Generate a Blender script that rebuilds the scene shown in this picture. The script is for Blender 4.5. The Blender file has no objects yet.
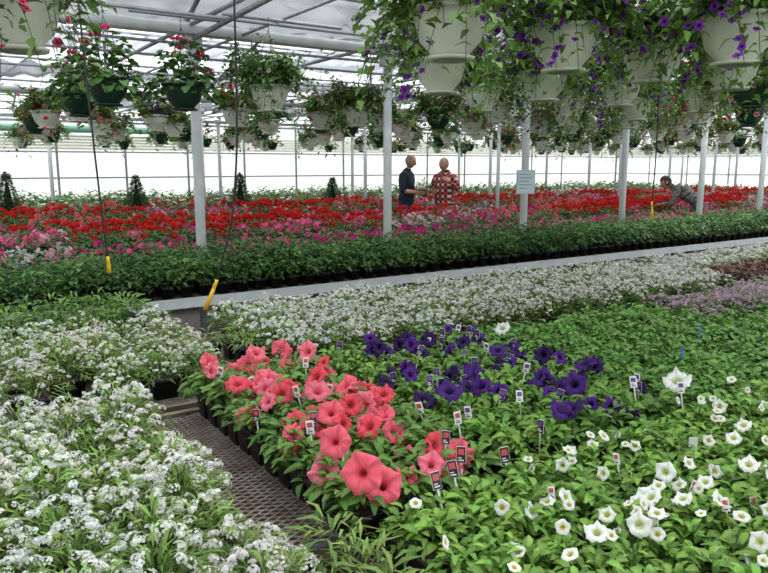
import bpy, math, numpy as np
from mathutils import Vector
rng=np.random.default_rng(11)
ANG=math.radians(33.8)
CA,SA=math.cos(ANG),math.sin(ANG)
U=lambda a,b,n=None: rng.uniform(a,b,n)
scene=bpy.context.scene

# ---------------------------------------------------------------- materials
def newmat(name):
    m=bpy.data.materials.new(name); m.use_nodes=True
    nt=m.node_tree; nt.nodes.clear()
    out=nt.nodes.new('ShaderNodeOutputMaterial')
    return m,nt,out
def simple(name,col,rough=.5,metal=0,noise=.0,nscale=20,bump=0,col2=None):
    m,nt,out=newmat(name)
    b=nt.nodes.new('ShaderNodeBsdfPrincipled'); b.inputs['Roughness'].default_value=rough
    b.inputs['Metallic'].default_value=metal
    nt.links.new(b.outputs[0],out.inputs[0])
    if noise>0 or col2:
        tc=nt.nodes.new('ShaderNodeTexCoord')
        n=nt.nodes.new('ShaderNodeTexNoise'); n.inputs['Scale'].default_value=nscale; n.inputs['Detail'].default_value=4
        nt.links.new(tc.outputs['Object'],n.inputs['Vector'])
        r=nt.nodes.new('ShaderNodeValToRGB')
        c2=col2 if col2 else tuple(c*(1-noise) for c in col)
        r.color_ramp.elements[0].position=.35; r.color_ramp.elements[1].position=.65
        r.color_ramp.elements[0].color=(*c2,1); r.color_ramp.elements[1].color=(*col,1)
        nt.links.new(n.outputs[0],r.inputs[0]); nt.links.new(r.outputs[0],b.inputs['Base Color'])
        if bump:
            bp=nt.nodes.new('ShaderNodeBump'); bp.inputs['Strength'].default_value=bump
            nt.links.new(n.outputs[0],bp.inputs['Height']); nt.links.new(bp.outputs[0],b.inputs['Normal'])
    else: b.inputs['Base Color'].default_value=(*col,1)
    return m
def plantmat(name,rough,trans,gain=1.0):
    m,nt,out=newmat(name)
    at=nt.nodes.new('ShaderNodeAttribute'); at.attribute_name='Col'
    b=nt.nodes.new('ShaderNodeBsdfPrincipled'); b.inputs['Roughness'].default_value=rough
    b.inputs['Specular IOR Level'].default_value=.3
    t=nt.nodes.new('ShaderNodeBsdfTranslucent')
    mx=nt.nodes.new('ShaderNodeMixShader'); mx.inputs[0].default_value=trans
    g=nt.nodes.new('ShaderNodeMix'); g.data_type='RGBA'; g.blend_type='MULTIPLY'; g.inputs[0].default_value=1
    tc=nt.nodes.new('ShaderNodeTexCoord'); n=nt.nodes.new('ShaderNodeTexNoise'); n.inputs['Scale'].default_value=45
    nt.links.new(tc.outputs['Object'],n.inputs['Vector'])
    r=nt.nodes.new('ShaderNodeValToRGB'); r.color_ramp.elements[0].color=(.76*gain,)*3+(1,); r.color_ramp.elements[1].color=(1.15*gain,)*3+(1,)
    nt.links.new(n.outputs[0],r.inputs[0])
    nt.links.new(at.outputs['Color'],g.inputs[6]); nt.links.new(r.outputs[0],g.inputs[7])
    nt.links.new(g.outputs[2],b.inputs['Base Color']); nt.links.new(g.outputs[2],t.inputs[0])
    nt.links.new(b.outputs[0],mx.inputs[1]); nt.links.new(t.outputs[0],mx.inputs[2]); nt.links.new(mx.outputs[0],out.inputs[0])
    return m
def sheet(name,trans_amt,col,diff=.3,wave=None,var=.12):
    m,nt,out=newmat(name)
    tp=nt.nodes.new('ShaderNodeBsdfTransparent'); tl=nt.nodes.new('ShaderNodeBsdfTranslucent'); df=nt.nodes.new('ShaderNodeBsdfDiffuse')
    tl.inputs[0].default_value=(*col,1); df.inputs[0].default_value=(*col,1)
    m1=nt.nodes.new('ShaderNodeMixShader'); m1.inputs[0].default_value=diff
    nt.links.new(tl.outputs[0],m1.inputs[1]); nt.links.new(df.outputs[0],m1.inputs[2])
    m2=nt.nodes.new('ShaderNodeMixShader'); m2.inputs[0].default_value=1-trans_amt
    nt.links.new(tp.outputs[0],m2.inputs[1]); nt.links.new(m1.outputs[0],m2.inputs[2]); nt.links.new(m2.outputs[0],out.inputs[0])
    if wave:
        tc=nt.nodes.new('ShaderNodeTexCoord'); w=nt.nodes.new('ShaderNodeTexNoise'); w.inputs['Scale'].default_value=wave
        w.inputs['Detail'].default_value=5
        nt.links.new(tc.outputs['Object'],w.inputs['Vector'])
        mr=nt.nodes.new('ShaderNodeMapRange'); mr.inputs[1].default_value=.35; mr.inputs[2].default_value=.65
        mr.inputs[3].default_value=1-trans_amt-var; mr.inputs[4].default_value=min(1,1-trans_amt+var)
        nt.links.new(w.outputs[0],mr.inputs[0]); nt.links.new(mr.outputs[0],m2.inputs[0])
    return m
M_LEAF=plantmat('leaf',.5,.3)
M_PETAL=plantmat('petal',.65,.3)
M_BLACK=simple('black_plastic',(.012,.012,.013),.45,noise=.3)
M_SOIL=simple('potting_soil',(.035,.022,.014),.95,noise=.6,nscale=120,bump=.6)
M_WHITE=simple('white_plastic',(.62,.66,.58),.45,noise=.14,nscale=6)
M_GREENP=simple('green_plastic',(.008,.04,.028),.35,noise=.2,nscale=6)
M_GALV=simple('galvanised_steel',(.34,.36,.4),.5,.3,noise=.25,nscale=15)
M_WPAINT=simple('white_paint',(.62,.66,.68),.45,noise=.15,nscale=8)
M_DGREY=simple('dark_steel',(.1,.1,.11),.5,.3,noise=.3)
M_EXP=simple('expanded_metal',(.34,.31,.28),.6,.3,col2=(.22,.15,.11),nscale=14)
M_WOOD=simple('weathered_wood',(.2,.16,.12),.8,noise=.5,nscale=9)
M_FLOOR=simple('gravel_floor',(.16,.145,.13),.95,noise=.55,nscale=30,bump=.5)
M_GRASS=simple('pale_gravel_yard',(.5,.5,.46),.95,noise=.25,nscale=3)
M_FILM=sheet('polyethylene_film',.46,(.86,.89,.93),.25,wave=.6)
M_WALL=sheet('wall_polycarbonate',.36,(.88,.9,.88),.25,wave=.4,var=.06)
M_SHADE=sheet('shade_cloth',.16,(.2,.205,.225),.4,wave=3,var=.1)
M_LSHADE=sheet('light_cloth',.32,(.46,.48,.53),.3,wave=1.5,var=.2)
M_KNEE=simple('knee_wall_paint',(.8,.77,.64),.7,noise=.1,nscale=4)
M_YEL=simple('yellow_plastic',(.85,.5,.02),.45)
M_HOSE=simple('black_hose',(.01,.01,.01),.5)
M_GROLL=simple('green_curtain',(.2,.42,.3),.8,noise=.2)
M_SIGN=simple('sign_face',(.62,.74,.82),.5)
M_SIGNL=simple('sign_ink',(.12,.2,.35),.6)
M_BLUE=simple('blue_tag',(.03,.15,.7),.4)
M_LBLK=simple('label_black',(.02,.012,.02),.35)
M_LWHT=simple('label_white',(.75,.75,.75),.4)
M_LPNK=simple('label_picture_coral',(.5,.08,.09),.4)
M_LPUR=simple('label_picture_purple',(.12,.05,.24),.4)

# ---------------------------------------------------------------- mesh kit
class G:
    def __init__(s): s.V=[];s.F=[];s.C=[];s.M=[];s.n=0
    def add(s,v,f,c=(1,1,1),m=0):
        v=np.asarray(v,float).reshape(-1,3); f=np.asarray(f,int).reshape(-1,4)
        c=np.asarray(c,float)
        if c.ndim==1: c=np.tile(c,(len(v),1))
        if np.isscalar(m): m=np.full(len(f),m)
        s.V.append(v);s.F.append(f+s.n);s.C.append(c);s.M.append(np.asarray(m));s.n+=len(v)
    def addp(s,p): s.add(*p)
    def proto(s): return (np.concatenate(s.V),np.concatenate(s.F),np.concatenate(s.C),np.concatenate(s.M))
    def mesh(s,name,mats,smooth=True):
        v,f,c,m=s.proto()
        me=bpy.data.meshes.new(name)
        me.vertices.add(len(v)); me.vertices.foreach_set('co',v.ravel().astype(np.float32))
        me.loops.add(f.size); me.loops.foreach_set('vertex_index',f.ravel().astype(np.int32))
        me.polygons.add(len(f)); me.polygons.foreach_set('loop_start',np.arange(0,f.size,4,dtype=np.int32))
        for mt in mats: me.materials.append(mt)
        me.polygons.foreach_set('material_index',m.astype(np.int32))
        me.polygons.foreach_set('use_smooth',np.full(len(f),smooth))
        ca=me.color_attributes.new('Col','FLOAT_COLOR','POINT')
        ca.data.foreach_set('color',np.concatenate([c,np.ones((len(c),1))],1).ravel().astype(np.float32))
        me.update(calc_edges=True)
        return me
    def obj(s,name,mats,smooth=True,rot=ANG,loc=(0,0,0)):
        o=bpy.data.objects.new(name,s.mesh(name,mats,smooth)); scene.collection.objects.link(o)
        o.rotation_euler=(0,0,rot); o.location=loc
        return o
def rotm(az,el,ro):
    az,el,ro=np.broadcast_arrays(np.asarray(az,float),el,ro)
    az=az.ravel();el=el.ravel();ro=ro.ravel()
    ca,sa,ce,se,cr,sr=np.cos(az),np.sin(az),np.cos(el),np.sin(el),np.cos(ro),np.sin(ro)
    z=np.zeros_like(ca);o=np.ones_like(ca)
    Rz=np.stack([ca,-sa,z,sa,ca,z,z,z,o],-1).reshape(-1,3,3)
    Ry=np.stack([ce,z,-se,z,o,z,se,z,ce],-1).reshape(-1,3,3)
    Rx=np.stack([o,z,z,z,cr,-sr,z,sr,cr],-1).reshape(-1,3,3)
    return Rz@Ry@Rx
def scatter(p,P,R,S,K=None):
    v,f,c,m=p; n=len(P)
    S=np.asarray(S,float)
    if S.ndim==0: S=np.full(n,float(S))
    if S.ndim==1: S=np.repeat(S[:,None],3,1)
    if K is None: K=np.ones((n,3))
    K=np.asarray(K,float)
    if K.ndim==1: K=np.tile(K,(n,1))
    V=np.einsum('nij,nkj->nki',R,v[None]*S[:,None,:])+np.asarray(P,float)[:,None]
    F=f[None]+(np.arange(n)*len(v))[:,None,None]
    C=c[None]*K[:,None,:]
    return V.reshape(-1,3),F.reshape(-1,4),C.reshape(-1,3),np.tile(m,n)
BF=np.array([[0,3,2,1],[4,5,6,7],[0,1,5,4],[1,2,6,5],[2,3,7,6],[3,0,4,7]])
def box(a,b):
    x0,y0,z0=a;x1,y1,z1=b
    return np.array([[x0,y0,z0],[x1,y0,z0],[x1,y1,z0],[x0,y1,z0],[x0,y0,z1],[x1,y0,z1],[x1,y1,z1],[x0,y1,z1]]),BF
def tube(pts,rad,n=8,cap=True):
    pts=np.asarray(pts,float); rad=np.broadcast_to(np.asarray(rad,float),(len(pts),)).copy()
    if cap:
        pts=np.concatenate([pts[:1],pts,pts[-1:]]); rad=np.concatenate([[1e-4],rad,[1e-4]])
    T=np.gradient(pts,axis=0)
    if cap: T[0]=T[1]=pts[2]-pts[1]; T[-1]=T[-2]=pts[-2]-pts[-3]
    T/=np.linalg.norm(T,axis=1)[:,None]+1e-9
    a=np.array([0,0,1.]) if abs(T[0][2])<.9 else np.array([1.,0,0])
    X=np.cross(T[0],a);X/=np.linalg.norm(X); rings=[]
    th=np.linspace(0,2*np.pi,n,endpoint=False)
    for i in range(len(pts)):
        X=X-T[i]*X.dot(T[i]);X/=np.linalg.norm(X)+1e-9;Y=np.cross(T[i],X)
        rings.append(pts[i]+rad[i]*(np.cos(th)[:,None]*X+np.sin(th)[:,None]*Y))
    v=np.concatenate(rings);f=[]
    for i in range(len(pts)-1):
        for j in range(n):
            k=(j+1)%n; f.append([i*n+j,i*n+k,(i+1)*n+k,(i+1)*n+j])
    return v,np.array(f)
def revolve(prof,n=24):
    th=np.linspace(0,2*np.pi,n,endpoint=False);v=[];f=[]
    for r,z in prof: v+= [[r*math.cos(t),r*math.sin(t),z] for t in th]
    for i in range(len(prof)-1):
        for j in range(n):
            k=(j+1)%n; f.append([i*n+j,i*n+k,(i+1)*n+k,(i+1)*n+j])
    return np.array(v),np.array(f)
def sphere(c,r,nu=12,nv=8,R=None):
    ph=np.linspace(-np.pi/2+.001,np.pi/2-.001,nv+1)
    v,f=revolve([(math.cos(p),math.sin(p)) for p in ph],nu)
    v=v*np.asarray(r)
    if R is not None: v=v@np.asarray(R).T
    return v+np.asarray(c),f
# ---------------------------------------------------------------- botanical parts (slots: 0 leaf, 1 petal)
def leaf(L,W,seg,fold=.25,droop=.3,p=.75,col=(1,1,1)):
    u=np.linspace(0,1,seg+1); w=W/2*np.sin(np.pi*np.clip(u**.85,.03,.97))**p
    if seg==1: u=np.array([0,1.]);w=np.array([W/2,W/2])*.8
    z=L*(.12*np.sin(np.pi*u)-droop*u*u)
    v=[];c=[]
    for i in range(seg+1):
        v+=[[u[i]*L,-w[i],z[i]+fold*w[i]],[u[i]*L,0,z[i]],[u[i]*L,w[i],z[i]+fold*w[i]]]
        c+=[[1,1,1],[1.25,1.2,1.15],[1,1,1]]
    f=[]
    for i in range(seg):
        a=i*3; f+=[[a,a+3,a+4,a+1],[a+1,a+4,a+5,a+2]]
    return np.array(v),np.array(f),np.array(c)*np.array(col),np.zeros(len(f),int)
def diamond(L,W,droop=.2):
    v=np.array([[0,0,0],[L*.45,-W/2,.02*L],[L,0,-droop*L],[L*.45,W/2,.02*L]])
    return v,np.array([[0,1,2,3]]),np.ones((4,3)),np.zeros(1,int)
def petunia(R,rim,thr,n=20,lobe=.13,ruf=.09,mid=None,vein=.16,ph=0.):
    th=np.linspace(0,2*np.pi,n,endpoint=False)
    rings=[(.05,-.95),(.12,-.5),(.26,-.14),(.5,.02),(.72,.05),(.9,.02),(1.0,-.06)]
    cols=[thr,thr,mid or thr,rim,rim,rim,tuple(min(1,x*1.12) for x in rim)]
    v=[];c=[]
    for k,(r,z) in enumerate(rings):
        e=r**2.5
        rr=r*(1-lobe*e*(np.abs(np.sin(2.5*th))**4)+0.04*e*np.cos(10*th+ph))
        zz=z+ruf*e*np.sin(10*th+1+ph)+ruf*.7*e*np.cos(5*th+ph)+ruf*.6*e*np.sin(3*th+2*ph)
        v+=list(np.stack([R*rr*np.cos(th),R*rr*np.sin(th),R*zz],-1)); 
        shade=1-vein*(np.abs(np.cos(2.5*th))**10)-vein*.7*(np.abs(np.sin(2.5*th))**6)*e if k>=3 else np.ones(n)
        c+=list(np.array(cols[k])[None]*shade[:,None])
    f=[]
    for i in range(len(rings)-1):
        for j in range(n):
            q=(j+1)%n; f.append([i*n+j,i*n+q,(i+1)*n+q,(i+1)*n+j])
    return np.array(v),np.array(f),np.array(c),np.ones(len(f),int)
def loflower(R,n=5):
    v=[[0,0,-.3*R]];f=[]
    for i in range(n):
        a=2*np.pi*i/n; d=np.pi/n
        b=len(v)
        v+=[[R*.75*math.cos(a-d*.9),R*.75*math.sin(a-d*.9),0],[R*math.cos(a),R*math.sin(a),.05*R],[R*.75*math.cos(a+d*.9),R*.75*math.sin(a+d*.9),0]]
        f.append([0,b,b+1,b+2])
    c=np.ones((len(v),3)); c[0]*=.6
    return np.array(v),np.array(f),c,np.ones(len(f),int)
def cluster(n,r,q,flat=.6,col=(1,1,1),sph=False):
    g=G(); lf=loflower(q,4)
    az=U(0,2*np.pi,n); ct=U(-.3 if sph else .15,1,n); st=np.sqrt(1-ct**2)
    P=np.stack([r*st*np.cos(az),r*st*np.sin(az),r*ct*flat],-1)
    R=rotm(az,0,0)@rotm(np.zeros(n),-np.arccos(np.clip(ct,-1,1)),0)@rotm(U(0,6,n),0,0)
    k=U(.8,1.1,n)[:,None]*np.array(col)
    g.addp(scatter(lf,P,R,U(.8,1.15,n),k))
    return g.proto()
def mound(n,R,H,z0=0,lo=.3):
    az=U(0,2*np.pi,n); q=np.sqrt(U(0,1,n)); rad=q*R
    z=z0+H*(1-.65*q**2)*U(lo,1,n)
    return az,q,np.stack([rad*np.cos(az),rad*np.sin(az),z],-1)
def kvar(n,base,v=.25,hue=.12):
    b=np.array(base)[None]*U(1-v,1+v,n)[:,None]
    b=b*np.stack([U(1-hue,1+hue*1.6,n),np.ones(n),U(1-hue,1+hue,n)],-1)
    return b
def foliage(g,n,R,H,lp,base,z0=0,lo=.3,el0=.9,aj=.9,v=.25,sc=(.7,1.15)):
    az,q,P=mound(n,R,H,z0,lo)
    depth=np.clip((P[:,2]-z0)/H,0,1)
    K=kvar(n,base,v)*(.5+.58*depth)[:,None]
    g.addp(scatter(lp,P,rotm(az+U(-aj,aj,n),el0*(1-q)+U(-.35,.35,n),U(-.5,.5,n)),U(sc[0],sc[1],n),K))
GA=(.19,.33,.075); GP=(.16,.33,.055)
POTH=.095
def square_pot():
    g=G(); a,b=.036,.047;h=POTH
    def ring(r,z): return [[-r,-r,z],[r,-r,z],[r,r,z],[-r,r,z]]
    v=ring(a,0)+ring(b-.003,h-.02)+ring(b,h-.02)+ring(b,h)+ring(b-.003,h)+ring(b-.006,h-.014)
    f=[]
    for i in range(5):
        for j in range(4):
            k=(j+1)%4; f.append([i*4+j,i*4+k,i*4+4+k,i*4+4+j])
    f.append([0,3,2,1]); m=[2]*len(f); f.append([20,21,22,23]); m.append(3)
    g.add(v,f,(1,1,1),np.array(m)); return g.proto()
POT=square_pot()
def flowers_on(g,fl,n,R,H,z0,tilt=(.2,.9),K=None,sc=(.85,1.1),q0=0):
    az=U(0,2*np.pi,n); q=np.sqrt(U(q0,1,n))
    P=np.stack([q*R*np.cos(az),q*R*np.sin(az),z0+H*(1-.6*q*q)*U(.88,1.15,n)],-1)
    g.addp(scatter(fl,P,rotm(az+U(-.6,.6,n),0,0)@rotm(np.zeros(n),-U(tilt[0],tilt[1],n),0)@rotm(U(0,6,n),0,0),U(sc[0],sc[1],n),K))
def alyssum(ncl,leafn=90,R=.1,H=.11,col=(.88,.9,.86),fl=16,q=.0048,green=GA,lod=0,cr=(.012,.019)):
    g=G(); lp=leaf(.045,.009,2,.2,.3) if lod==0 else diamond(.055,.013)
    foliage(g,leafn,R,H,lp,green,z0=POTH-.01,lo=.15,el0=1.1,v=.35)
    if lod==0:
        az,qq,P=mound(30,R*.9,H*.9,POTH,.8)
        for p in P: g.add(*tube([[p[0]*.2,p[1]*.2,POTH],[p[0]*.7,p[1]*.7,p[2]*.8+.01],p],[.0013]*3,3,False),np.array(green)*.8,0)
    cl=[cluster(fl,U(*cr),q*(1 if lod==0 else 1.6),.6,col) for _ in range(3)]
    for c in cl: flowers_on(g,c,max(1,ncl//3),R*1.05,H*1.05,POTH,(0,.8),K=kvar(max(1,ncl//3),(1,1,1),.08,.03),sc=(.6,1.15))
    return g.proto()
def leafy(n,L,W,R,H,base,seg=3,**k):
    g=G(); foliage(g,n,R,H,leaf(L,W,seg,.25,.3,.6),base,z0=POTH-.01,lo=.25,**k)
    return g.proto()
MB=[M_LEAF,M_PETAL,M_BLACK,M_SOIL]
BZ=.65
def bed(name,protos,s0,s1,t0,t1,pitch,jit=.012,z=BZ,pot=True,sel=None,extra=None,drop=0.,scv=(.88,1.12),kv=.1,keep=None,potscale=1.):
    ns=max(1,int((s1-s0)/pitch)); ntt=max(1,int((t1-t0)/pitch))
    S,T=np.meshgrid(s0+(np.arange(ns)+.5)*(s1-s0)/ns, t0+(np.arange(ntt)+.5)*(t1-t0)/ntt,indexing='ij')
    P=np.stack([S.ravel(),T.ravel(),np.full(S.size,z)],-1)
    if keep is not None: P=P[keep(P)]
    P=P[U(0,1,len(P))>=drop]
    g=G(); n=len(P)
    if pot: g.addp(scatter(POT,P,rotm(U(-.06,.06,n),0,0),np.tile([potscale,potscale,1.],(n,1))))
    PJ=P+np.stack([U(-jit,jit,n),U(-jit,jit,n),np.zeros(n)],-1)
    idx=sel(P) if sel else rng.integers(0,len(protos),n)
    for i,pr in enumerate(protos):
        w=np.where(idx==i)[0]
        if len(w): g.addp(scatter(pr,PJ[w],rotm(U(0,6.28,len(w)),0,0),U(*scv,len(w)),kvar(len(w),(1,1,1),kv,.04)))
    if extra: extra(g,P)
    return g.obj(name,MB)
# ---------------------------------------------------------------- foreground beds
near_al=[alyssum(k,250,.115,.125,fl=18,q=.0043,cr=(.010,.018)) for k in (45,54,33,48,15,39)]
mid_al=[alyssum(k,100,.11,.11,fl=10,lod=1,q=.0040,cr=(.010,.016)) for k in (30,36,24,18)]
mid_al0=[alyssum(k,180,.12,.12,fl=15,q=.0046,cr=(.010,.017)) for k in (42,48,21,36)]
far_al=[alyssum(k,50,.1,.09,fl=8,lod=1,q=.0045) for k in (18,24,27)]
sm_green=[leafy(60,.055,.011,.07,.1,GA,2) for _ in range(3)]
bed('white_alyssum_flat',near_al,-.80,.60,.95,2.62,.155,drop=.03,potscale=1.35,jit=.02)
bed('white_alyssum_flat',mid_al0,-.3,1.10,2.90,3.88,.165,drop=.1,potscale=1.35,jit=.02)
bed('white_alyssum_flat',mid_al,1.42,4.2,2.86,3.92,.128,drop=.03)
bed('white_alyssum_flat',far_al,4.3,11.5,2.86,3.92,.13,drop=.06,keep=lambda P:~((P[:,0]>5.2)&(P[:,0]<6.6)&(P[:,1]<3.35)))
bed('coleus_flat',[leafy(30,.06,.03,.08,.09,(.11,.05,.03),2) for _ in range(2)],5.25,6.55,2.86,3.32,.12)
bed('seedling_flat',sm_green,.66,.84,1.0,1.4,.09)
bed('seedling_flat',sm_green,1.14,1.4,2.9,3.5,.13,drop=.5)
bed('marigold_seedling_flat',[leafy(80,.05,.016,.1,.13,(.12,.25,.055),2) for _ in range(3)],-.6,1.1,4.08,4.66,.13,drop=.04)

pet_fol=[leafy(95,.038,.020,.07,.10,GP,3,el0=.7,sc=(.55,1.2)) for _ in range(5)]
pet_mid=[leafy(60,.045,.024,.075,.09,(.12,.28,.05),2,el0=.6,sc=(.6,1.2)) for _ in range(4)]
pet_fld=[leafy(74,.042,.024,.075,.085,(.12,.285,.05),3,el0=.6,sc=(.6,1.15)) for _ in range(4)]
dark_fol=[leafy(80,.046,.023,.075,.11,(.13,.28,.055),4,el0=.8,sc=(.6,1.15)) for _ in range(4)]
def camflowers(flist,ppos,hmin,hmax,tlo,thi,spread=1.0,col=None,stem=True,kv=.1,sc=(.75,1.15)):
    def ex(g,P):
        idx=ppos(P); n=len(idx)
        Q=P[idx]+np.stack([U(-.055,.055,n),U(-.055,.055,n),POTH+U(hmin,hmax,n)],-1)
        az=np.arctan2(-Q[:,1],-Q[:,0])+U(-spread,spread,n)
        which=rng.integers(0,len(flist),n)
        for i,fl in enumerate(flist):
            w=which==i
            if w.sum(): 
                m=w.sum(); g.addp(scatter(fl,Q[w],rotm(az[w],0,0)@rotm(np.zeros(m),-U(tlo,thi,m),0)@rotm(U(0,6,m),0,0),U(*sc,m),kvar(m,(1,1,1),kv,.03)))
        if stem:
            for k in range(n):
                a=Q[k].copy(); b=P[idx[k]]+np.array([0,0,POTH])
                a[2]-=.03
                g.add(*tube([b,(a+b)/2+[0,0,.01],a],[.002,.002,.0025],4,False),(.1,.2,.05),0)
    return ex
corfl=[petunia(.050,(.93,.15,.21),(.4,.03,.06),n=30,mid=(.8,.10,.15),ruf=.12,vein=.3),
       petunia(.046,(.95,.22,.30),(.45,.05,.08),n=30,lobe=.2,ruf=.17,mid=(.8,.11,.17),vein=.3,ph=1.),
       petunia(.041,(.90,.085,.13),(.5,.04,.06),n=30,lobe=.16,ruf=.2,vein=.25,ph=2.),
       petunia(.044,(.93,.16,.22),(.45,.04,.07),n=30,lobe=.2,ruf=.24,mid=(.8,.1,.15),vein=.25,ph=4.)]
purfl=[petunia(.044,(.065,.010,.20),(.012,.003,.04),n=30,ruf=.2,vein=.3),petunia(.040,(.03,.006,.10),(.01,.003,.03),n=30,lobe=.2,ruf=.24,ph=1.5),petunia(.036,(.095,.016,.26),(.02,.004,.06),n=30,ruf=.22,lobe=.2,ph=3.)]
whfl=[petunia(.022,(.86,.88,.86),(.5,.52,.1),n=15,lobe=.22,ruf=.12),petunia(.019,(.84,.86,.85),(.55,.5,.12),n=15,lobe=.25,ph=2.)]
bigfl=[petunia(.027,(.87,.89,.88),(.5,.55,.2),n=20,lobe=.2,ruf=.16)]
bigwh=[petunia(.048,(.87,.88,.88),(.5,.55,.3),ruf=.2)]
def pick(rate,clump=None):
    def f(P):
        p=np.full(len(P),rate)
        if clump is not None: p=p*clump(P)
        cnt=rng.poisson(p)
        return np.repeat(np.arange(len(P)),cnt)
    return f
def nearest(pts):
    return lambda P: np.array([np.argmin((P[:,0]-a)**2+(P[:,1]-b)**2) for a,b in pts])
bed('coral_petunia_flat',dark_fol,.87,1.34,1.43,2.70,.105,scv=(.95,1.15),
    extra=camflowers(corfl,pick(2.1,clump=lambda P:np.where(P[:,1]>2.4,.8,1.)*np.where(np.sin(P[:,0]*13)*np.sin(P[:,1]*8+1)>-.2,1.15,.75)),.05,.14,.3,1.25,1.1))
bed('purple_petunia_flat',dark_fol+pet_fol,1.42,2.22,1.42,2.68,.108,scv=(.95,1.15),
    extra=camflowers(purfl,pick(.85,clump=lambda P:np.where(np.sin(P[:,0]*9+1)*np.sin(P[:,1]*7)>-.1,1.3,.5)),.06,.14,.3,1.35,1.3))
bed('petunia_seedling_flat',pet_fld,2.28,3.7,1.4,2.68,.1,extra=camflowers(bigwh,nearest([(2.37,1.5),(2.3,2.5)]) ,.1,.13,.5,1.1,stem=True))
bed('petunia_seedling_flat',pet_mid,3.72,9.5,.5,2.2,.115)
bed('petunia_seedling_flat',pet_mid,7.2,11.5,2.2,2.68,.115)
bed('pink_alyssum_flat',[alyssum(24,40,.09,.09,(.6,.45,.55),6,lod=1) for _ in range(2)],3.76,7.15,2.24,2.68,.12)
def two(a,b):
    def ex(g,P): a(g,P); b(g,P)
    return ex
bed('white_calibrachoa_flat',pet_fol,.9,3.7,.5,1.36,.1,scv=(.9,1.1),
    extra=two(camflowers(whfl,pick(.9,clump=lambda P:np.where(P[:,0]<1.2,.35,1.)*np.where(np.sin(P[:,0]*9)*np.sin(P[:,1]*11)>0,1.5,.5)),.06,.13,.2,1.25,1.4,sc=(.55,1.15)),
              camflowers(bigfl,pick(.5,clump=lambda P:((P[:,0]>1.2)&(P[:,0]<2.1)&(P[:,1]<1.12))*1.),.08,.13,.3,1.2,1.3)))

# ---------------------------------------------------------------- rear beds
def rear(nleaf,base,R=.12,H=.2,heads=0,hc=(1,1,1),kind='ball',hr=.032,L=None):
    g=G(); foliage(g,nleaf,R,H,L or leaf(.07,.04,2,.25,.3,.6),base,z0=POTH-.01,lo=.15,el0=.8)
    if heads:
        if kind=='ball': fl=cluster(16,hr,hr*.5,.8,hc,True)
        else: fl=loflower(hr,6)
        flowers_on(g,fl,heads,R*.95,H+ (.05 if kind=='ball' else .01),POTH,(0,.9) if kind=='ball' else (.3,1.2),K=None if kind=='ball' else kvar(heads,hc,.15,.05))
    return g.proto()
RED=(.72,.02,.016);PINK=(.82,.11,.30);MAG=(.66,.025,.24);PAL=(.8,.5,.55);WH=(.8,.8,.78);SAL=(.85,.2,.2)
imp=[rear(85,(.075,.19,.045),.12,.22,L=leaf(.055,.03,2,.25,.3,.6)) for _ in range(3)]+[rear(85,(.11,.25,.06),.12,.19,L=leaf(.055,.03,2,.25,.3,.6)) for _ in range(2)]
bed('impatiens_flat',imp,-.8,14,5.2,5.95,.15,jit=.03,scv=(.8,1.3))
bedA=[rear(44,(.08,.19,.05),.11,.16,7,PAL,'f'),rear(44,(.08,.19,.05),.11,.16,8,WH,'f'),rear(44,(.08,.19,.05),.11,.16,9,MAG,'f'),rear(44,(.07,.18,.05),.11,.16,7,PINK,'f'),rear(50,(.075,.19,.05),.11,.18,1,PINK,'f'),rear(44,(.07,.18,.05),.11,.16,4,RED,'ball')]
def selA(P):
    r=U(0,1,len(P)); s=P[:,0]; blk=(np.floor(s/.8).astype(int)*7+np.floor((P[:,1]-6)/.4).astype(int)*3)%5
    out=np.choose(blk,[2,3,3,2,4])
    out=np.where(r<.22,4,out)
    out=np.where(s<1.2,np.where(r<.35,0,np.where(r<.6,1,np.where(r<.8,3,4))),out)
    out=np.where(s>6.2,np.where(r<.75,4,np.where(r<.88,3,out)),out)
    return out
bed('pink_petunia_flat',bedA,-.8,14,6.13,6.95,.16,jit=.03,sel=selA)
bG=(.07,.18,.045)
bedB=[rear(34,bG,.12,.19,4,RED,'ball',.036),rear(34,bG,.12,.17,9,PINK,'f',.034),rear(34,bG,.12,.17,9,MAG,'f',.034),rear(40,(.08,.2,.05),.12,.2,1,RED,'ball',.03),rear(34,bG,.12,.17,9,PAL,'f',.034),rear(34,bG,.12,.17,4,SAL,'ball',.036)]
def selB(P):
    r=U(0,1,len(P)); s=P[:,0]; b=(np.floor(s/1.1).astype(int)*5+np.floor((P[:,1])/.65).astype(int)*3)%8
    out=np.choose(b,[0,0,2,1,0,4,0,5])
    out=np.where(r<.3,3,out); out=np.where((r>.93),1,out)
    out=np.where((s<1.5)&(r<.8)&(P[:,1]<8.8),np.where(r<.4,4,1),out)
    return out
bed('geranium_flat',bedB,-.8,19,7.8,9.7,.2,jit=.04,sel=selB,potscale=1.3)
def selC(P):
    r=U(0,1,len(P)); b=(np.floor(P[:,0]/1.6).astype(int)*5+np.floor((P[:,1])/.7).astype(int)*3)%6
    out=np.where(r<.35,3,np.choose(b,[0,4,5,0,1,0])); return np.where(r>.93,4,out)
bed('geranium_flat',bedB,-.8,24,11.0,12.9,.23,jit=.04,sel=selC,potscale=1.3)
fg=[rear(26,(.08,.19,.045),.14,.2,L=leaf(.09,.05,1)),rear(26,(.06,.15,.04),.14,.2,2,RED,'ball',.04,L=leaf(.09,.05,1)),rear(26,(.1,.22,.06),.16,.38,L=leaf(.1,.05,1)),rear(20,(.08,.19,.045),.14,.2,4,WH,'f',.05,L=leaf(.09,.05,1))]
bed('bedding_plant_flat',fg,-.8,25,14.0,15.9,.27,jit=.04,potscale=1.5)
bed('bedding_plant_flat',[fg[0],fg[2]],-.8,25,17.0,18.8,.3,jit=.04,potscale=1.5)

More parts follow.
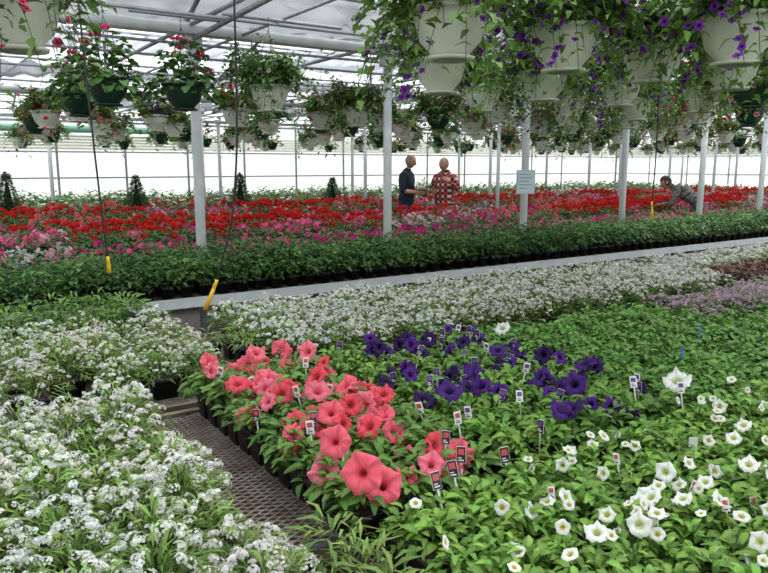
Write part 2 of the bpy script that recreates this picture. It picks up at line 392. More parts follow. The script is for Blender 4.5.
# ---------------------------------------------------------------- benches (local s,t)
def bench(name,s0,s1,t0,t1,z=BZ,lat=True,edge=0,step=1.8):
    g=G()
    g.add(*box((s0,t0,z-.06),(s1,t0+.03,z+.012)),m=edge); g.add(*box((s0,t1-.03,z-.06),(s1,t1,z+.012)),m=edge)
    g.add(*box((s0,t0+.03,z-.06),(s0+.03,t1-.03,z+.012)),m=edge); g.add(*box((s1-.03,t0+.03,z-.06),(s1,t1-.03,z+.012)),m=edge)
    x=s0+.4
    while x<s1:
        g.add(*box((x,t0+.03,z-.05),(x+.04,t1-.03,z-.008)),m=1); x+=.6
    if lat:
        sp=.026; k=.5
        for sg in (1,-1):
            c=t0-(s1-s0)*k if sg>0 else t0
            hi=t1 if sg>0 else t1+(s1-s0)*k
            while c<hi:
                lo_s=s0+(t0-c)/(sg*k); hi_s=s0+(t1-c)/(sg*k)
                l,h=min(lo_s,hi_s),max(lo_s,hi_s); l=max(l,s0);h=min(h,s1)
                if h>l+.01:
                    ta=c+sg*k*(l-s0);tb=c+sg*k*(h-s0);w=.0026
                    zz=z-.001 if sg>0 else z-.003
                    nx,ny=-sg*k*w/1.118,w/1.118
                    v=[[l-nx,ta-ny,zz-.003],[h-nx,tb-ny,zz-.003],[h+nx,tb+ny,zz-.003],[l+nx,ta+ny,zz-.003],[l-nx,ta-ny,zz],[h-nx,tb-ny,zz],[h+nx,tb+ny,zz],[l+nx,ta+ny,zz]]
                    g.add(v,BF,m=2)
                c+=sp
    else:
        y=t0+.04
        while y<t1-.1:
            g.add(*box((s0+.03,y,z-.008),(s1-.03,y+.085,z)),m=3); y+=.1
    x=s0+.1
    while x<s1:
        for y in (t0+.1,t1-.15):
            g.add(*box((x,y,0),(x+.05,y+.05,z-.06)),m=1)
        g.add(*box((x,t0+.12,.18),(x+.04,t1-.12,.22)),m=1)
        x+=step
    return g.obj(name,[M_WOOD if edge==0 else M_WPAINT,M_DGREY,M_EXP,M_WOOD,M_WPAINT],False)
bench('greenhouse_bench',-1.2,5.2,.42,2.74)
bench('greenhouse_bench',-1.2,5.2,2.8,3.98)
bench('greenhouse_bench',5.22,11.8,.42,2.74,lat=False)
bench('greenhouse_bench',5.22,11.8,2.8,3.98,lat=False)
bench('greenhouse_bench',-1.2,1.16,4.0,4.72,lat=False)
bench('greenhouse_bench',-1.2,14.2,5.13,5.975,lat=False,edge=4)
bench('greenhouse_bench',-1.2,14.2,6.085,7.0,lat=False,edge=4)
bench('greenhouse_bench',-1.2,19.2,7.75,9.75,lat=False)
bench('greenhouse_bench',-1.2,24.2,10.95,12.95,lat=False)
bench('greenhouse_bench',-1.2,25.2,13.95,15.95,lat=False)
bench('greenhouse_bench',-1.2,25.2,16.95,18.85,lat=False)

# ---------------------------------------------------------------- building
g=G(); g.add([[-7.5,-8,0],[26.6,-8,0],[26.6,21,0],[-7.5,21,0]],[[0,1,2,3]]); g.obj('floor',[M_FLOOR],False)
g=G(); g.add([[-80,-80,-.03],[120,-80,-.03],[120,120,-.03],[-80,120,-.03]],[[0,1,2,3]]); g.obj('ground',[M_GRASS],False)
EZ=2.85;RZ=4.2
def wall_panel(name,pts_fn,L,gable=False):
    g=G(); n=int(L/1.87)
    def bx(a0,a1,z0,z1,o0,o1,m):
        v=[pts_fn(a,z,o) for z in (z0,z1) for a,o in ((a0,o0),(a1,o0),(a1,o1),(a0,o1))]
        g.add(v,BF,m=m)
    bx(0,L,0,.7,-.04,.04,1); 
    bx(0,L,.7,EZ,-.006,.006,0)
    for i in range(n+2):
        a=min(i*L/(n+1),L-.06); bx(a,a+.06,.7,EZ,-.03,-.007,2)
    for z in (.7,1.3,2.0,EZ-.06): bx(0,L,z,z+.04,-.045,-.0065,2)
    for z in (2.08,2.16,2.24,2.32,2.4): bx(0,L,z,z+.06,-.02,-.0065,1)
    if gable:
        for k in range(int(L//6)+1):
            a0=k*6;a1=min(a0+6,L)
            if a1-a0<.5: continue
            am=min(a0+3,a1); 
            g.add([pts_fn(a0,EZ,0),pts_fn(am,EZ,0),pts_fn(am,RZ if am==a0+3 else EZ,0),pts_fn(a0,EZ+.01,0)],[[0,1,2,3]],m=0)
            if a1>am: g.add([pts_fn(am,EZ,0),pts_fn(a1,EZ,0),pts_fn(a1,RZ-(a1-am)/3*(RZ-EZ)+.01,0),pts_fn(am,RZ,0)],[[0,1,2,3]],m=0)
    return g.obj(name,[M_WALL,M_KNEE,M_GALV],False)
wall_panel('wall_back',lambda a,z,o:[-7.4+a,20.8+o,z],33.9)
wall_panel('wall_right',lambda a,z,o:[26.5-o,-6+a,z],26.8,True)
wall_panel('wall_left',lambda a,z,o:[-7.4+o,-6+a,z],26.8,True)
g=G(); g.add(*tube([[-7.2,20.6,2.62],[7,20.6,2.62]],.1,10)); g.obj('rolled_side_curtain',[M_GROLL],True)
g=G(); g2=G()
bays=[(-6,0),(0,6),(6,12),(12,18),(18,24)]
for a,b in bays:
    m=(a+b)/2; e=min(b,20.9)
    ns=24
    for i in range(ns):
        s0=-7.4+i*33.9/ns; s1=-7.4+(i+1)*33.9/ns
        g.add([[s0,a,EZ],[s1,a,EZ],[s1,m,RZ],[s0,m,RZ]],[[0,1,2,3]])
        if e>=b: g.add([[s0,m,RZ],[s1,m,RZ],[s1,b,EZ],[s0,b,EZ]],[[0,1,2,3]])
    s=-7.3
    while s<26.4:
        g2.add(*tube([[s,a,EZ],[s,m,RZ-.04]],.022,6)); 
        if a<18: g2.add(*tube([[s,m,RZ-.04],[s,b,EZ]],.022,6)); g2.add(*tube([[s,a,EZ-.05],[s,b,EZ-.05]],.018,6)); g2.add(*tube([[s,m,EZ-.05],[s,m,RZ-.05]],.014,6))
        s+=1.87
    for q in (.25,.5,.75,1.0):
        for sg in (-1,1):
            if a==18 and sg>0: continue
            t=m+sg*3*(1-q); g2.add(*tube([[-7.3,t,EZ+(RZ-EZ)*q-.05],[26.4,t,EZ+(RZ-EZ)*q-.05]],.018,6))
g.obj('ceiling',[M_FILM],False)
for t in (0,6,12,18):
    g2.add(*box((-7.3,t-.07,EZ-.12),(26.4,t+.07,EZ-.04)),m=1)
g2.obj('roof_frame',[M_GALV,M_WPAINT],True)
def post(s,t,r=.043,h=EZ-.125):
    g=G(); v,f=tube([[0,0,0],[0,0,h]],r,14); g.add(v,f)
    g.add(*box((-.08,-.08,0),(.08,.08,.015))); g.add(*box((-.07,-.05,h-.1),(.07,.05,h-.0)))
    x=s*CA-t*SA;y=s*SA+t*CA
    return g.obj('support_post',[M_WPAINT],True,loc=(x,y,0))
for s in (-3.5,-1.7,.2,2.09,4.08,6.04,7.86,9.64,11.29,13.1,14.9,16.7): post(s,6.03)
for k in range(0,7):
    post(1.0+3.74*k,13.42,.04); 
    if k>1: post(2.2+3.74*k,10.4,.035)
    post(2.5+3.74*k,16.45,.04)
g=G()
for s in (2.09,6.04,9.64):
    g.add(*tube([[s,6.03,2.70],[s,1.0,2.84]],.022,8)); 
    g.add(*tube([[s,6.03,2.2],[s+.6,6.03,2.73]],.014,6))
for t in (12,18):
    for s in np.arange(1,25,3.74): g.add(*tube([[s,t,2.75],[s+1.2,t-3,3.6]],.014,6))
g.obj('roof_brace',[M_GALV])
def cloth(name,s0,s1,t0,t1,z,mat,amp=.05,per=.35,sag=.1):
    ns=int((s1-s0)/.08);nt_=10
    v=[];f=[]
    for i in range(ns+1):
        s=s0+(s1-s0)*i/ns
        for j in range(nt_+1):
            t=t0+(t1-t0)*j/nt_
            v.append([s,t,z+amp*math.sin(s*6.28/per+.5*math.sin(t*3))+.02*math.sin(t*5+s*3)-sag*math.sin(math.pi*j/nt_)*(.6+.4*math.sin(s*1.7))])
    for i in range(ns):
        for j in range(nt_):
            a=i*(nt_+1)+j; f.append([a,a+nt_+1,a+nt_+2,a+1])
    g=G(); g.add(v,f); return g.obj(name,[mat])
cloth('shade_cloth',1.1,8,5.2,7.4,3.02,M_SHADE,.03,.5)
cloth('shade_cloth',-2,.85,5.4,8.4,3.0,M_LSHADE,.04,.6,.2)
cloth('shade_cloth',1.2,9.0,8.5,9.9,3.12,M_LSHADE)
cloth('shade_cloth',-1,16.0,10.7,11.8,3.0,M_SHADE,.03)
cloth('shade_cloth',9.8,24,6.6,10.0,3.15,M_LSHADE)
cloth('shade_cloth',1,24,12.5,14.2,3.1,M_LSHADE)
cloth('shade_cloth',3,24,15.6,17.4,3.02,M_SHADE)

# ---------------------------------------------------------------- hanging baskets
MBK=[M_LEAF,M_PETAL,M_WHITE,M_SOIL,M_DGREY,M_GREENP]
def basket(kind,potm,fc,base,hi=True,R=.38,dens=1.):
    g=G()
    v,f=revolve([(.001,-.165),(.075,-.165),(.082,-.15),(.12,-.11),(.142,-.03),(.148,-.004),(.16,-.004),(.162,.012),(.15,.014),(.14,-.02),(.13,-.025)],24 if hi else 14)
    g.add(v,f,m=potm); v,f=revolve([(.001,-.02),(.138,-.02)],14); g.add(v,f,m=3)
    v,f=revolve([(.07,-.18),(.095,-.18),(.1,-.168),(.07,-.164)],16); g.add(v,f,m=potm)
    for a in (0,2.09,4.19):
        g.add(*tube([[.155*math.cos(a),.155*math.sin(a),.0],[0,0,.42]],.0025,4,False),m=4)
    g.add(*tube([[0,0,.42],[0,0,.49],[.015,0,.515],[.03,0,.5]],.003,4,False),m=4)
    lp=leaf(.052,.027,2,.25,.3,.6) if hi else leaf(.07,.04,1)
    if kind=='trail':
        ns=int((150 if hi else 52)*dens); per=13 if hi else 8; LP=[];FP=[];FA=[];LA=[]
        for k in range(ns):
            a=U(0,6.28); out=U(.08,R)*(.78+.22*math.cos(3*a+1)); up=U(.04,.30); dn=up+U(-.15,.2)*(1 if out>.16 else .1)
            if out>.15 and U(0,1)<.35: dn+=U(.05,.22)
            uu=np.linspace(.15,1,per); r=.06+out*uu**.8; z=up*uu*2-dn*uu**2*1.3
            z=np.where(r<.175,np.maximum(z,.015),z)
            aa=a+U(-.3,.3)*uu
            pts=np.stack([r*np.cos(aa),r*np.sin(aa),z],-1)
            if hi: g.add(*tube(pts[::3],.0017,3,False),np.array(base)*.7,0)
            J=U(-.022,.022,(per,3)); 
            LP.append(pts+J); LA.append(aa)
            m=U(0,1,per)<(.11 if hi else .2); FP.append(pts[m]+U(-.015,.025,(m.sum(),3))); FA.append(aa[m])
        LP=np.concatenate(LP);LA=np.concatenate(LA);n=len(LP)
        g.addp(scatter(lp,LP,rotm(LA+U(-1.6,1.6,n),U(-.6,.8,n),U(-.6,.6,n)),U(.7,1.25,n),kvar(n,base,.4)))
        FP=np.concatenate(FP);FA=np.concatenate(FA);n=len(FP)
        if n:
            fl=petunia(.021,(1,1,1),(.25,.25,.25),n=10,lobe=.2) if hi else loflower(.028,5)
            g.addp(scatter(fl,FP,rotm(FA+U(-.7,.7,n),0,0)@rotm(np.zeros(n),-U(.4,1.5,n),0),U(.8,1.15,n),kvar(n,fc,.2,.05)))
    else:
        n=230 if hi else 90
        lp2=leaf(.075,.07,3,.2,.35,.45) if hi else leaf(.09,.07,1)
        az,q,P=mound(n,.24,.32,0,.05); P[:,2]=np.where(q>.72,P[:,2]-.1,P[:,2])
        g.addp(scatter(lp2,P,rotm(az+U(-.7,.7,n),.8*(1-q)+U(-.5,.2,n),U(-.4,.4,n)),U(.6,1.1,n),kvar(n,base,.3)))
        m=8
        az,q,P=mound(m,.2,.36,0,.85)
        cl=cluster(24 if hi else 12,.035,.015 if hi else .02,.8,fc,True)
        for p in P: g.add(*tube([[p[0]*.3,p[1]*.3,0],p],.003,4,False),(.1,.2,.05),0)
        g.addp(scatter(cl,P,rotm(U(0,6,m),0,0),U(.7,1.1,m),None))
    return g.mesh('basket_mesh',MBK)
PUR=(.2,.022,.40); LV=(.12,.23,.05)
BK={}
BK['pw']=[basket('trail',2,PUR,LV,R=.46) for _ in range(4)]
BK['rw']=[basket('trail',2,(.75,.06,.12),LV)]
BK['gw']=[basket('trail',2,(.5,.45,.4),(.09,.19,.045)),basket('trail',2,PINK,(.09,.19,.045))]
BK['pg']=[basket('ger',5,(.8,.08,.26),(.07,.17,.04)),basket('ger',5,(.8,.06,.2),(.07,.17,.04))]
BK['pk']=[basket('trail',2,(.8,.07,.18),(.1,.2,.05),R=.32)]
BK['pgr']=[basket('trail',5,(.8,.3,.4),LV)]
LO=[basket('trail',2,PINK,LV,False,.32),basket('trail',2,PUR,LV,False,.32),basket('ger',5,RED,(.07,.17,.04),False),basket('trail',5,PINK,LV,False,.3),basket('trail',5,WH,LV,False,.3),basket('trail',2,(.4,.4,.4),(.08,.18,.045),False,.34),basket('trail',2,RED,(.08,.18,.045),False,.3)]
def hang(me,s,t,z=2.24,sc=1.):
    o=bpy.data.objects.new('hanging_basket',me); scene.collection.objects.link(o)
    o.location=(s*CA-t*SA,s*SA+t*CA,z); o.rotation_euler=(0,0,U(0,6.28)); o.scale=(sc,)*3
near=[('pk',.38,2.95),('pw',1.82,2.25),('pw',2.47,2.25),('pw',3.15,2.28),('pw',3.8,2.25),('pgr',5.0,2.25),('pw',2.89,1.7),
      ('pw',2.6,3.3),('pw',3.45,3.3),('pw',4.2,3.3),('pgr',5.1,2.85),('rw',5.2,3.3),('gw',3.72,4.2),('pw',4.7,4.2),('pw',5.6,4.2),('rw',6.6,4.2),('pgr',7.5,4.2),
      ('pg',1.77,5.35),('gw',2.36,5.1),('pw',4.8,5.2),('gw',5.8,5.2),('pg',1.2,5.25),('pw',6.8,5.2),('rw',7.8,5.2),
      ('gw',4.02,6.5),('pg',1.25,6.5),('pgr',5.1,6.5),('gw',6.7,6.5),('pw',7.3,6.5),('rw',8.5,6.5)]
for i,(k,s,t) in enumerate(near): hang(BK[k][i%len(BK[k])],s,t)
pipes={1.7:(-1,9),2.25:(-1,9),3.3:(-1,9),2.95:(-1,1.6),2.85:(4.5,9),4.2:(2,10),5.25:(-1,12),5.1:(2,3),5.2:(4,12),5.35:(1.4,2.1),6.5:(-1,12)}
rows=[(7.3,1.15),(8.8,1.15),(10.4,1.2),(12.2,1.3),(13.9,1.4),(15.6,1.5),(17.3,1.6),(19,1.7)]
for t,sp in rows:
    s=.1*t+.3+U(0,.5)
    while s<min(1.95*t,25.3):
        hang(LO[rng.integers(0,len(LO))],s,t+U(-.02,.02),2.24)
        s+=sp*U(.65,1.4)
    pipes[t]=(-1,min(2*t,26))
g=G()
for t,(a,b) in pipes.items(): g.add(*tube([[a,t,2.738],[b,t,2.738]],.014,6))
for s in [-1,2.5,6,9.5,13,16.5,20,23.5]: g.add(*tube([[s,1.2,2.76],[s,20,2.76]],.012,6))
g.obj('basket_rail',[M_GALV])

# ---------------------------------------------------------------- watering drops with yellow tags
def drop(name,pts,tagrot,L=.16,W=.035):
    g=G(); pts=np.array(pts,float)
    n=24;u=np.linspace(0,len(pts)-1,n); 
    Q=np.stack([np.interp(u,np.arange(len(pts)),pts[:,k]) for k in range(3)],-1)
    for _ in range(3): Q[1:-1]=(Q[:-2]+2*Q[1:-1]+Q[2:])/4
    g.add(*tube(Q,.006,8))
    e=Q[-1]; c,s=math.cos(tagrot),math.sin(tagrot)
    d=np.array([s,0,-c]);w=np.array([c,0,s]);nn=np.array([0,-.004,0])
    v=[e-w*W*.3,e+w*W*.3,e+d*L+w*W*.5,e+d*L-w*W*.5]
    v=np.array([p-nn for p in v]+[p+nn for p in v]); g.add(v,BF,m=1)
    g.add(*tube([e-d*.02,e+d*.03],.009,8),m=1)
    return g.obj(name,[M_HOSE,M_YEL],True,rot=0)
drop('watering_hose_drop',[(-.80,3.94,2.85),(-.80,3.94,2.3),(-.81,3.94,1.75),(-.85,3.94,1.35),(-.96,3.94,.99)],-.4,.17,.028)
drop('watering_hose_drop',[(-1.75,4.2,2.85),(-1.73,4.2,2.3),(-1.71,4.2,1.8),(-1.69,4.2,1.4),(-1.67,4.2,1.09)],.05,.08,.026)
drop('watering_hose_drop',[(2.37,6.2,2.75),(2.36,6.2,2.2),(2.37,6.2,1.7),(2.36,6.2,1.32)],.1,.14,.022)

# ---------------------------------------------------------------- labels
def labels(name,L):
    g=G()
    for (s,t,zc,pic,sc,dk) in L:
        az=math.atan2(-t,-s)+U(-.6,.6); ti=U(-.3,.3)
        R=rotm([az],[U(-.15,.35)],[0])[0]; RR=R@rotm([0],[0],[ti])[0]
        o=np.array([s,t,0])
        def bx(x0,y0,z0,x1,y1,z1,m):
            v,f=box((x0,y0*sc,z0*sc),(x1,y1*sc,z1*sc)); g.add(v@RR.T+o+[0,0,zc],f,m=m)
        bx(-.001,-.015,-.026,.0,.015,.026,1)
        bx(0,-.0138,-.0245,.0012,.0138,.0245,0 if dk else 1)
        bx(.0012,-.010,.0,.0018,.010,.019,pic)
        bx(.0012,-.010,-.019,.0018,.008,-.015,1 if dk else 0); bx(.0012,-.010,-.011,.0018,.002,-.008,1 if dk else 0)
        bx(-.001,-.003,-.12,.0,.003,-.026,1)
    g.obj(name,[M_LBLK,M_LWHT,M_LPNK,M_LPUR],False)
lab=[]
for _ in range(18): lab.append((U(.84,1.38),U(1.5,2.7),U(.83,.88),2,.8,U(0,1)<.4))
for _ in range(28): lab.append((U(1.44,2.25),U(1.4,2.66),U(.83,.88),3,.8,U(0,1)<.4))
for p in ((1.14,1.37),(1.22,1.43),(1.06,1.34),(1.32,1.36)): lab.append((p[0],p[1],.845,2,.9,True))
for _ in range(8): lab.append((U(1.2,2.6),U(.7,1.3),U(.82,.85),2,.6,False))
labels('plant_label',lab)
g=G()
for (s,t) in ((2.75,1.75),(3.2,1.95)):
    v,f=box((s-.005,t-.001,.72),(s+.005,t+.001,.87)); g.add(v,f)
g.obj('plant_stake',[M_BLUE],False)
g=G()
for (s,t) in ((1.35,.9),(1.85,1.12)):
    for (a,b,c,d) in ((-.003,.003,.72,.83),(-.013,.013,.83,.86)):
        v,f=box((a,-.001,c),(b,.001,d)); v=v@rotm([-.6],[0],[0])[0].T; g.add(v+[s,t,0],f)
g.obj('plant_marker',[M_WHITE],False)

g=G()
g.add(*box((-.115,-.012,-.14),(.115,0,.14)),m=1); g.add(*box((-.1,-.016,-.125),(.1,-.012,.125)),m=0)
for i,w in enumerate((.07,.08,.06,.075,.05)):
    g.add(*box((-.085,-.018,.085-.04*i),(-.085+2*w,-.016,.092-.04*i)),m=2)
sx,st=6.04,6.03
g.obj('notice_sign',[M_SIGN,M_WPAINT,M_SIGNL],False,rot=.2,loc=(sx*CA-st*SA-.0,sx*SA+st*CA-.045,1.46))

def spruce(s,t,h=.56):
    g=G()
    v,f=revolve([(.001,0),(.09,0),(.12,.2),(.13,.2),(.13,.22),(.11,.22),(.1,.19),(.001,.19)],16); g.add(v,f,m=2)
    g.add(*tube([[0,0,.15],[0,0,.2+h]],[.015,.004],6),(.03,.02,.01),0)
    v,f=revolve([(.001,.24),(.10,.25),(.08,.34),(.04,.2+h*.6),(.001,.2+h*.9)],12); g.add(v,f,(.02,.05,.02),0)
    n=1300; u=U(0,1,n)**1.2; az=U(0,6.28,n); r=(.17*(1-u)+.012)*U(.6,1.3,n)
    P=np.stack([r*np.cos(az),r*np.sin(az),.21+h*u],-1)
    g.addp(scatter(diamond(.06,.02),P,rotm(az+U(-.7,.7,n),U(-.4,1.0,n),0),U(.7,1.4,n),kvar(n,(.045,.12,.045),.4)))
    g.obj('dwarf_spruce',[M_LEAF,M_PETAL,M_BLACK],True,loc=(s*CA-t*SA,s*SA+t*CA,BZ+.0))
def plinth(s,t,h):
    spruce(s,t,h)
    g=G(); g.add(*box((-.18,-.18,BZ-.03),(.18,.18,BZ)))
    for a in (-.16,.12):
        for b in (-.16,.12): g.add(*box((a,b,0),(a+.04,b+.04,BZ-.03)))
    g.obj('plant_stand',[M_WOOD],False,loc=(s*CA-t*SA,s*SA+t*CA,0))
for s,t,h in ((3.46,13.42,.6),(5.5,13.42,.62),(1.34,13.42,.66),(7.63,13.42,.52)): plinth(s,t,h)

# ---------------------------------------------------------------- people
def skinbody(J,E,Rr,root=0):
    me=bpy.data.meshes.new('tmp'); me.from_pydata(J,E,[]); me.update()
    o=bpy.data.objects.new('tmp',me); scene.collection.objects.link(o)
    md=o.modifiers.new('s','SKIN'); 
    sv=me.skin_vertices[0].data
    for i,r in enumerate(Rr): sv[i].radius=(r,r); sv[i].use_root=(i==root)
    md.use_smooth_shade=True
    sb=o.modifiers.new('u','SUBSURF'); sb.levels=2; sb.render_levels=2
    dg=bpy.context.evaluated_depsgraph_get(); dg.update()
    ev=o.evaluated_get(dg); m=ev.to_mesh()
    V=np.array([v.co[:] for v in m.vertices]); F=[list(p.vertices) for p in m.polygons]
    F=np.array([f if len(f)==4 else f[:3]+[f[2]] for f in F])
    ev.to_mesh_clear(); bpy.data.objects.remove(o); bpy.data.meshes.remove(me)
    return V,F
def segd(P,a,b):
    ab=b-a; t=np.clip(((P-a)@ab)/(ab@ab),0,1); return np.linalg.norm(P-(a+t[:,None]*ab),axis=1)
def hand(g,w,d,nrm,side,curl,mat=0):
    d=np.array(d,float);d/=np.linalg.norm(d);nrm=np.array(nrm,float);nrm-=d*nrm.dot(d);nrm/=np.linalg.norm(nrm);x=np.cross(nrm,d)
    w=np.array(w,float); R=np.stack([d,x,nrm],1)
    g.add(*sphere(w+d*.045,(.055,.042,.018),12,8,R),m=mat)
    for k,(o,L) in enumerate(((-.031,.06),(-.011,.075),(.011,.08),(.031,.07))):
        p=w+d*.085+x*o*side; pts=[p-d*.02]; a=0
        for q in (.45,.3,.25):
            a+=curl; p=p+(d*math.cos(a)+nrm*math.sin(a))*L*q*1.0; pts.append(p)
        g.add(*tube(pts,[.0095,.009,.008,.007],7),m=mat)
    b=w+d*.03+x*.034*side; t=d*.7+x*.6*side+nrm*.35; t/=np.linalg.norm(t)
    g.add(*tube([b-t*.01,b+t*.03,b+t*.03+(t+nrm*.5)*.025],[.012,.011,.009],7),m=mat)
def head(g,c,yaw,pitch,bald=True):
    n=28;nv=22; ph=np.linspace(-np.pi/2+.001,np.pi/2-.001,nv+1)
    v,f=revolve([(math.cos(p),math.sin(p)) for p in ph],n)
    x,y,z=v.T.copy()
    low=np.clip(-z,0,1); 
    X=x*.080*(1-.27*low**1.6); Y=y*.098; Z=z*.122
    Y=np.where((y>0)&(z<0),Y*(1-.45*low),Y)
    fr=y<-.3
    Y-=fr*.030*np.exp(-(x/.13)**2-((z+.12)/.16)**2)+fr*.012*np.exp(-(x/.1)**2-((z-.08)/.15)**2)
    for sx in (-1,1): Y+=fr*.010*np.exp(-((x-sx*.38)/.16)**2-((z-.03)/.12)**2)
    Y-=fr*.006*np.exp(-(x/.3)**2-((z+.47)/.07)**2); Y-=fr*.01*np.exp(-(x/.3)**2-((z+.85)/.15)**2)
    R=rotm([yaw],[0],[0])[0]@rotm([0],[0],[pitch])[0]
    c=np.array(c)
    fc=np.stack([x,y,z],-1)[f].mean(1)
    m=np.zeros(len(f),int); lip=(np.abs(fc[:,0])<.3)&(fc[:,1]<-.5)&(np.abs(fc[:,2]+.47)<.07); m[lip]=6
    H=np.stack([X,Y,Z],-1)
    g.add(H@R.T+c,f,m=m)
    hs=(fc[:,1]>-.15)&(fc[:,2]>-.5)&((fc[:,2]<.72)|(not bald))|((not bald)&(fc[:,2]>.55))
    g.add((H*1.07)@R.T+c,f[hs],m=3)
    for sx in (-1,1):
        vf=sphere((sx*.081,.008,-.005),(.011,.02,.032),10,8); g.add(vf[0]@R.T+c,vf[1],m=0)
        vf=sphere((sx*.031,-.083,.006),(.011,.008,.007),10,8); g.add(vf[0]@R.T+c,vf[1],m=5)
        vf=sphere((sx*.031,-.0905,.006),(.005,.003,.005),8,6); g.add(vf[0]@R.T+c,vf[1],m=4)
        vf=tube([[sx*.014,-.094,.022],[sx*.03,-.096,.027],[sx*.046,-.085,.022]],.004,5); g.add(vf[0]@R.T+c,vf[1],m=3)
M_SKIN=simple('skin',(.5,.25,.17),.55,noise=.1); M_HAIR=simple('grey_hair',(.3,.29,.28),.8,noise=.3,nscale=60)
M_HAIRD=simple('dark_hair',(.03,.02,.015),.7); M_EYEW=simple('eye_white',(.7,.7,.68),.3); M_LIP=simple('lips',(.35,.1,.08),.5)
M_NAVY=simple('navy_shirt',(.012,.018,.045),.8,noise=.3); M_JEAN=simple('denim',(.04,.07,.14),.85,noise=.3,nscale=40)
M_KHA=simple('khaki_trousers',(.28,.22,.14),.85,noise=.2)
M_PAT=simple('patterned_shirt',(.22,.2,.2),.8,col2=(.015,.015,.02),nscale=22)
def plaid():
    m,nt,out=newmat('red_plaid'); b=nt.nodes.new('ShaderNodeBsdfPrincipled'); b.inputs['Roughness'].default_value=.85
    tc=nt.nodes.new('ShaderNodeTexCoord'); fac=[]
    for ax in ('X','Z'):
        w=nt.nodes.new('ShaderNodeTexWave'); w.bands_direction=ax; w.inputs['Scale'].default_value=3.0
        nt.links.new(tc.outputs['Object'],w.inputs['Vector']); r=nt.nodes.new('ShaderNodeValToRGB'); r.color_ramp.interpolation='CONSTANT'
        r.color_ramp.elements[0].color=(0,0,0,1); r.color_ramp.elements[1].position=.6; r.color_ramp.elements[1].color=(.5,.5,.5,1)
        nt.links.new(w.outputs[0],r.inputs[0]); fac.append(r)
    ad=nt.nodes.new('ShaderNodeMath'); nt.links.new(fac[0].outputs[0],ad.inputs[0]); nt.links.new(fac[1].outputs[0],ad.inputs[1])
    r=nt.nodes.new('ShaderNodeValToRGB'); r.color_ramp.interpolation='CONSTANT'; e=r.color_ramp.elements
    e[0].color=(.42,.06,.05,1); e[1].position=.4; e[1].color=(.12,.02,.025,1); q=e.new(.9); q.color=(.7,.58,.55,1)
    nt.links.new(ad.outputs[0],r.inputs[0]); nt.links.new(r.outputs[0],b.inputs['Base Color']); nt.links.new(b.outputs[0],out.inputs[0]); return m
M_PLAID=plaid()
def person(name,loc,rot,torso,LA,RA,headc,hyaw,hpitch,shirt,pants,hair,sleeve='long',bald=True,handn=((0,0,1),(0,0,1)),curl=.4,plant=False,belly=.15):
    pv,wa,ch,uc,nb,nt_=[np.array(p,float) for p in torso]
    J=[pv,wa,ch,uc,nb,nt_]; Rr=[.135,belly,belly+.008,.118,.068,.060]
    E=[(0,1),(1,2),(2,3),(3,4),(4,5)]
    tg=['t','t','t','t','n']
    arms=[]
    for sx,A in ((1,LA),(-1,RA)):
        sh=uc+np.array([sx*.19,0,.02]); el=np.array(A[0],float); wr=np.array(A[1],float)
        d=wr-el; d/=np.linalg.norm(d); b=len(J)
        J+= [sh,el,wr,wr+d*.05]; Rr+=[.074,.052,.032,.026]; E+=[(3,b),(b,b+1),(b+1,b+2),(b+2,b+3)]; tg+=['s','u','f','h']; arms.append((wr,d,sx))
    for sx in (1,-1):
        b=len(J); 
        J+=[pv+np.array([sx*.095,0,-.07]),np.array([sx*.11,-.02,.5]),np.array([sx*.12,.03,.09]),np.array([sx*.13,-.15,.035])]
        Rr+=[.102,.072,.052,.035]; E+=[(0,b),(b,b+1),(b+1,b+2),(b+2,b+3)]; tg+=['p','p','p','o']
    V,F=skinbody([tuple(j) for j in J],E,Rr)
    A=np.array(J)
    D=np.stack([segd(V,A[a],A[b])/((Rr[a]+Rr[b])/2) for a,b in E],-1); nb_=D.argmin(1)
    tors=np.isin(nb_,[0,1,2]); V[tors,0]*=1.22
    fcn=V[F].mean(1); D=np.stack([segd(fcn,A[a],A[b])/((Rr[a]+Rr[b])/2) for a,b in E],-1); k=D.argmin(1)
    mm={'t':1,'s':1,'n':0,'u':1,'f':1 if sleeve=='long' else 0,'h':0,'p':2,'o':4}
    mat=np.array([mm[tg[i]] for i in k])
    up_ax=(wa-pv)/np.linalg.norm(wa-pv); hgt=(fcn-pv)@up_ax; core=np.isin(k,[0,1])|np.array([tg[i]=='p' for i in k])
    mat=np.where(core&(hgt<-.035)&(mat!=4),2,mat); mat=np.where(core&(hgt>=-.035),1,mat)
    g=G(); g.add(V,F,m=mat)
    cz=nb; th=np.linspace(0,2*np.pi,14)
    g.add(*tube([cz+np.array([.074*math.cos(a),.074*math.sin(a)-.0,.008+.012*math.sin(a)]) for a in th],.012,6,False),m=1)
    for (wr,d,sx),hn in zip(arms,handn): hand(g,wr+d*.015,d,hn,sx,curl)
    head(g,headc,hyaw,hpitch,bald)
    if plant:
        c=(arms[0][0]+arms[1][0])/2+(arms[0][1]+arms[1][1])/2*.07
        v,f=revolve([(.001,-.06),(.05,-.06),(.065,.05),(.07,.05),(.07,.06),(.001,.05)],14); g.add(v+c,f,m=7)
        q=G(); foliage(q,110,.15,.22,leaf(.08,.03,2),(.12,.28,.06),z0=.04); v,f,cc,m_=q.proto(); g.add(v+c,f,cc,m=8)
    g.obj(name,[M_SKIN,shirt,pants,hair,M_BLACK,M_EYEW,M_LIP,M_BLACK,M_LEAF],True,rot=rot,loc=loc)
up=[(0,0,.97),(0,-.01,1.1),(0,-.01,1.27),(0,0,1.42),(0,0,1.51),(0,-.015,1.58)]
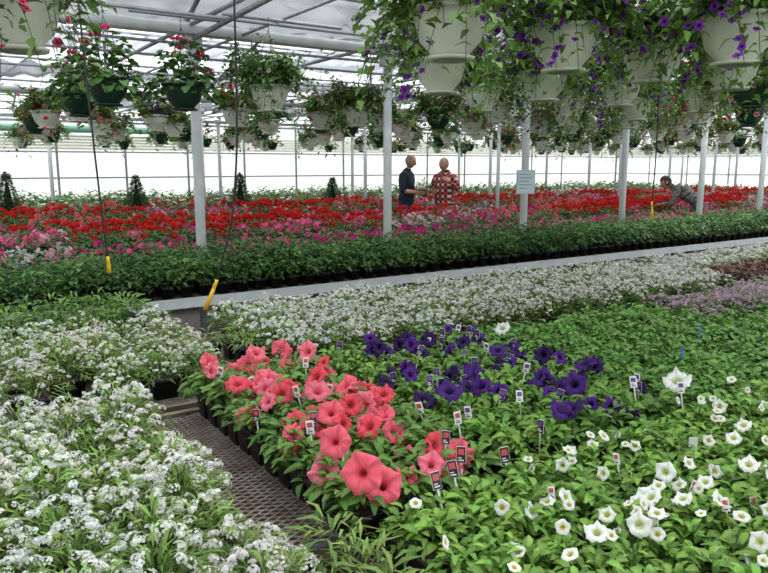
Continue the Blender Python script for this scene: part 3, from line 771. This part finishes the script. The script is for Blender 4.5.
person('man_in_navy_shirt',(.40,13.0,0.0),math.radians(68),[(0,0,.99),(0,-.02,1.12),(0,-.02,1.3),(0,-.02,1.46),(0,-.03,1.555),(0,-.06,1.63)],
       [(.26,-.04,1.2),(.13,-.28,1.17)],[(-.26,-.04,1.2),(-.13,-.28,1.17)],(0,-.09,1.725),0,.35,M_NAVY,M_JEAN,M_HAIR,'short',True,((-1,0,.2),(1,0,.2)),.35,True,.145)
person('man_in_plaid_shirt',(1.12,13.0,0.0),math.radians(-38),up,
       [(.33,-.03,1.2),(.26,-.25,1.36)],[(-.30,-.02,1.18),(-.08,-.27,1.18)],(0,-.045,1.675),-.1,.1,M_PLAID,M_KHA,M_HAIR,'long',True,((-1,-.3,0),(1,0,.3)),.5,False,.16)
s3,t3=11.75,7.38
person('shopper_leaning_over_bench',(s3*CA-t3*SA,s3*SA+t3*CA,0),math.radians(-112),[(0,.05,.95),(0,-.06,1.04),(0,-.22,1.15),(0,-.36,1.22),(0,-.44,1.27),(0,-.50,1.30)],
       [(.22,-.42,.98),(.17,-.6,.96)],[(-.22,-.42,.98),(-.17,-.6,.96)],(0,-.56,1.35),0,.55,M_PAT,M_JEAN,M_HAIRD,'long',False,((0,0,-1),(0,0,-1)),.3,False,.13)

# ---------------------------------------------------------------- light, world, camera
w=bpy.data.worlds.new('World'); scene.world=w; w.use_nodes=True; nt=w.node_tree; nt.nodes.clear()
bg=nt.nodes.new('ShaderNodeBackground'); o=nt.nodes.new('ShaderNodeOutputWorld')
tc=nt.nodes.new('ShaderNodeTexCoord'); sp=nt.nodes.new('ShaderNodeSeparateXYZ'); nt.links.new(tc.outputs['Generated'],sp.inputs[0])
cr=nt.nodes.new('ShaderNodeValToRGB'); cr.color_ramp.elements[0].position=.0; cr.color_ramp.elements[0].color=(.64,.65,.64,1); cr.color_ramp.elements[1].position=.6; cr.color_ramp.elements[1].color=(.95,1,1,1)
nt.links.new(sp.outputs[2],cr.inputs[0]); nt.links.new(cr.outputs[0],bg.inputs[0]); bg.inputs[1].default_value=1.6; nt.links.new(bg.outputs[0],o.inputs[0])
L=bpy.data.lights.new('sun','SUN'); L.energy=4.2; L.angle=math.radians(35); L.color=(1,.98,.95)
lo=bpy.data.objects.new('sun',L); scene.collection.objects.link(lo); lo.rotation_euler=(math.radians(-28),math.radians(22),0)
cam=bpy.data.cameras.new('camera'); cam.lens=32.8; cam.sensor_width=36; cam.clip_end=300; cam.clip_start=.05
co=bpy.data.objects.new('camera',cam); scene.collection.objects.link(co); co.location=(0,0,1.65); co.rotation_euler=(math.radians(90-9.8),0,0)
scene.camera=co
scene.view_settings.view_transform='Standard'; scene.view_settings.look='None'; scene.view_settings.exposure=.18
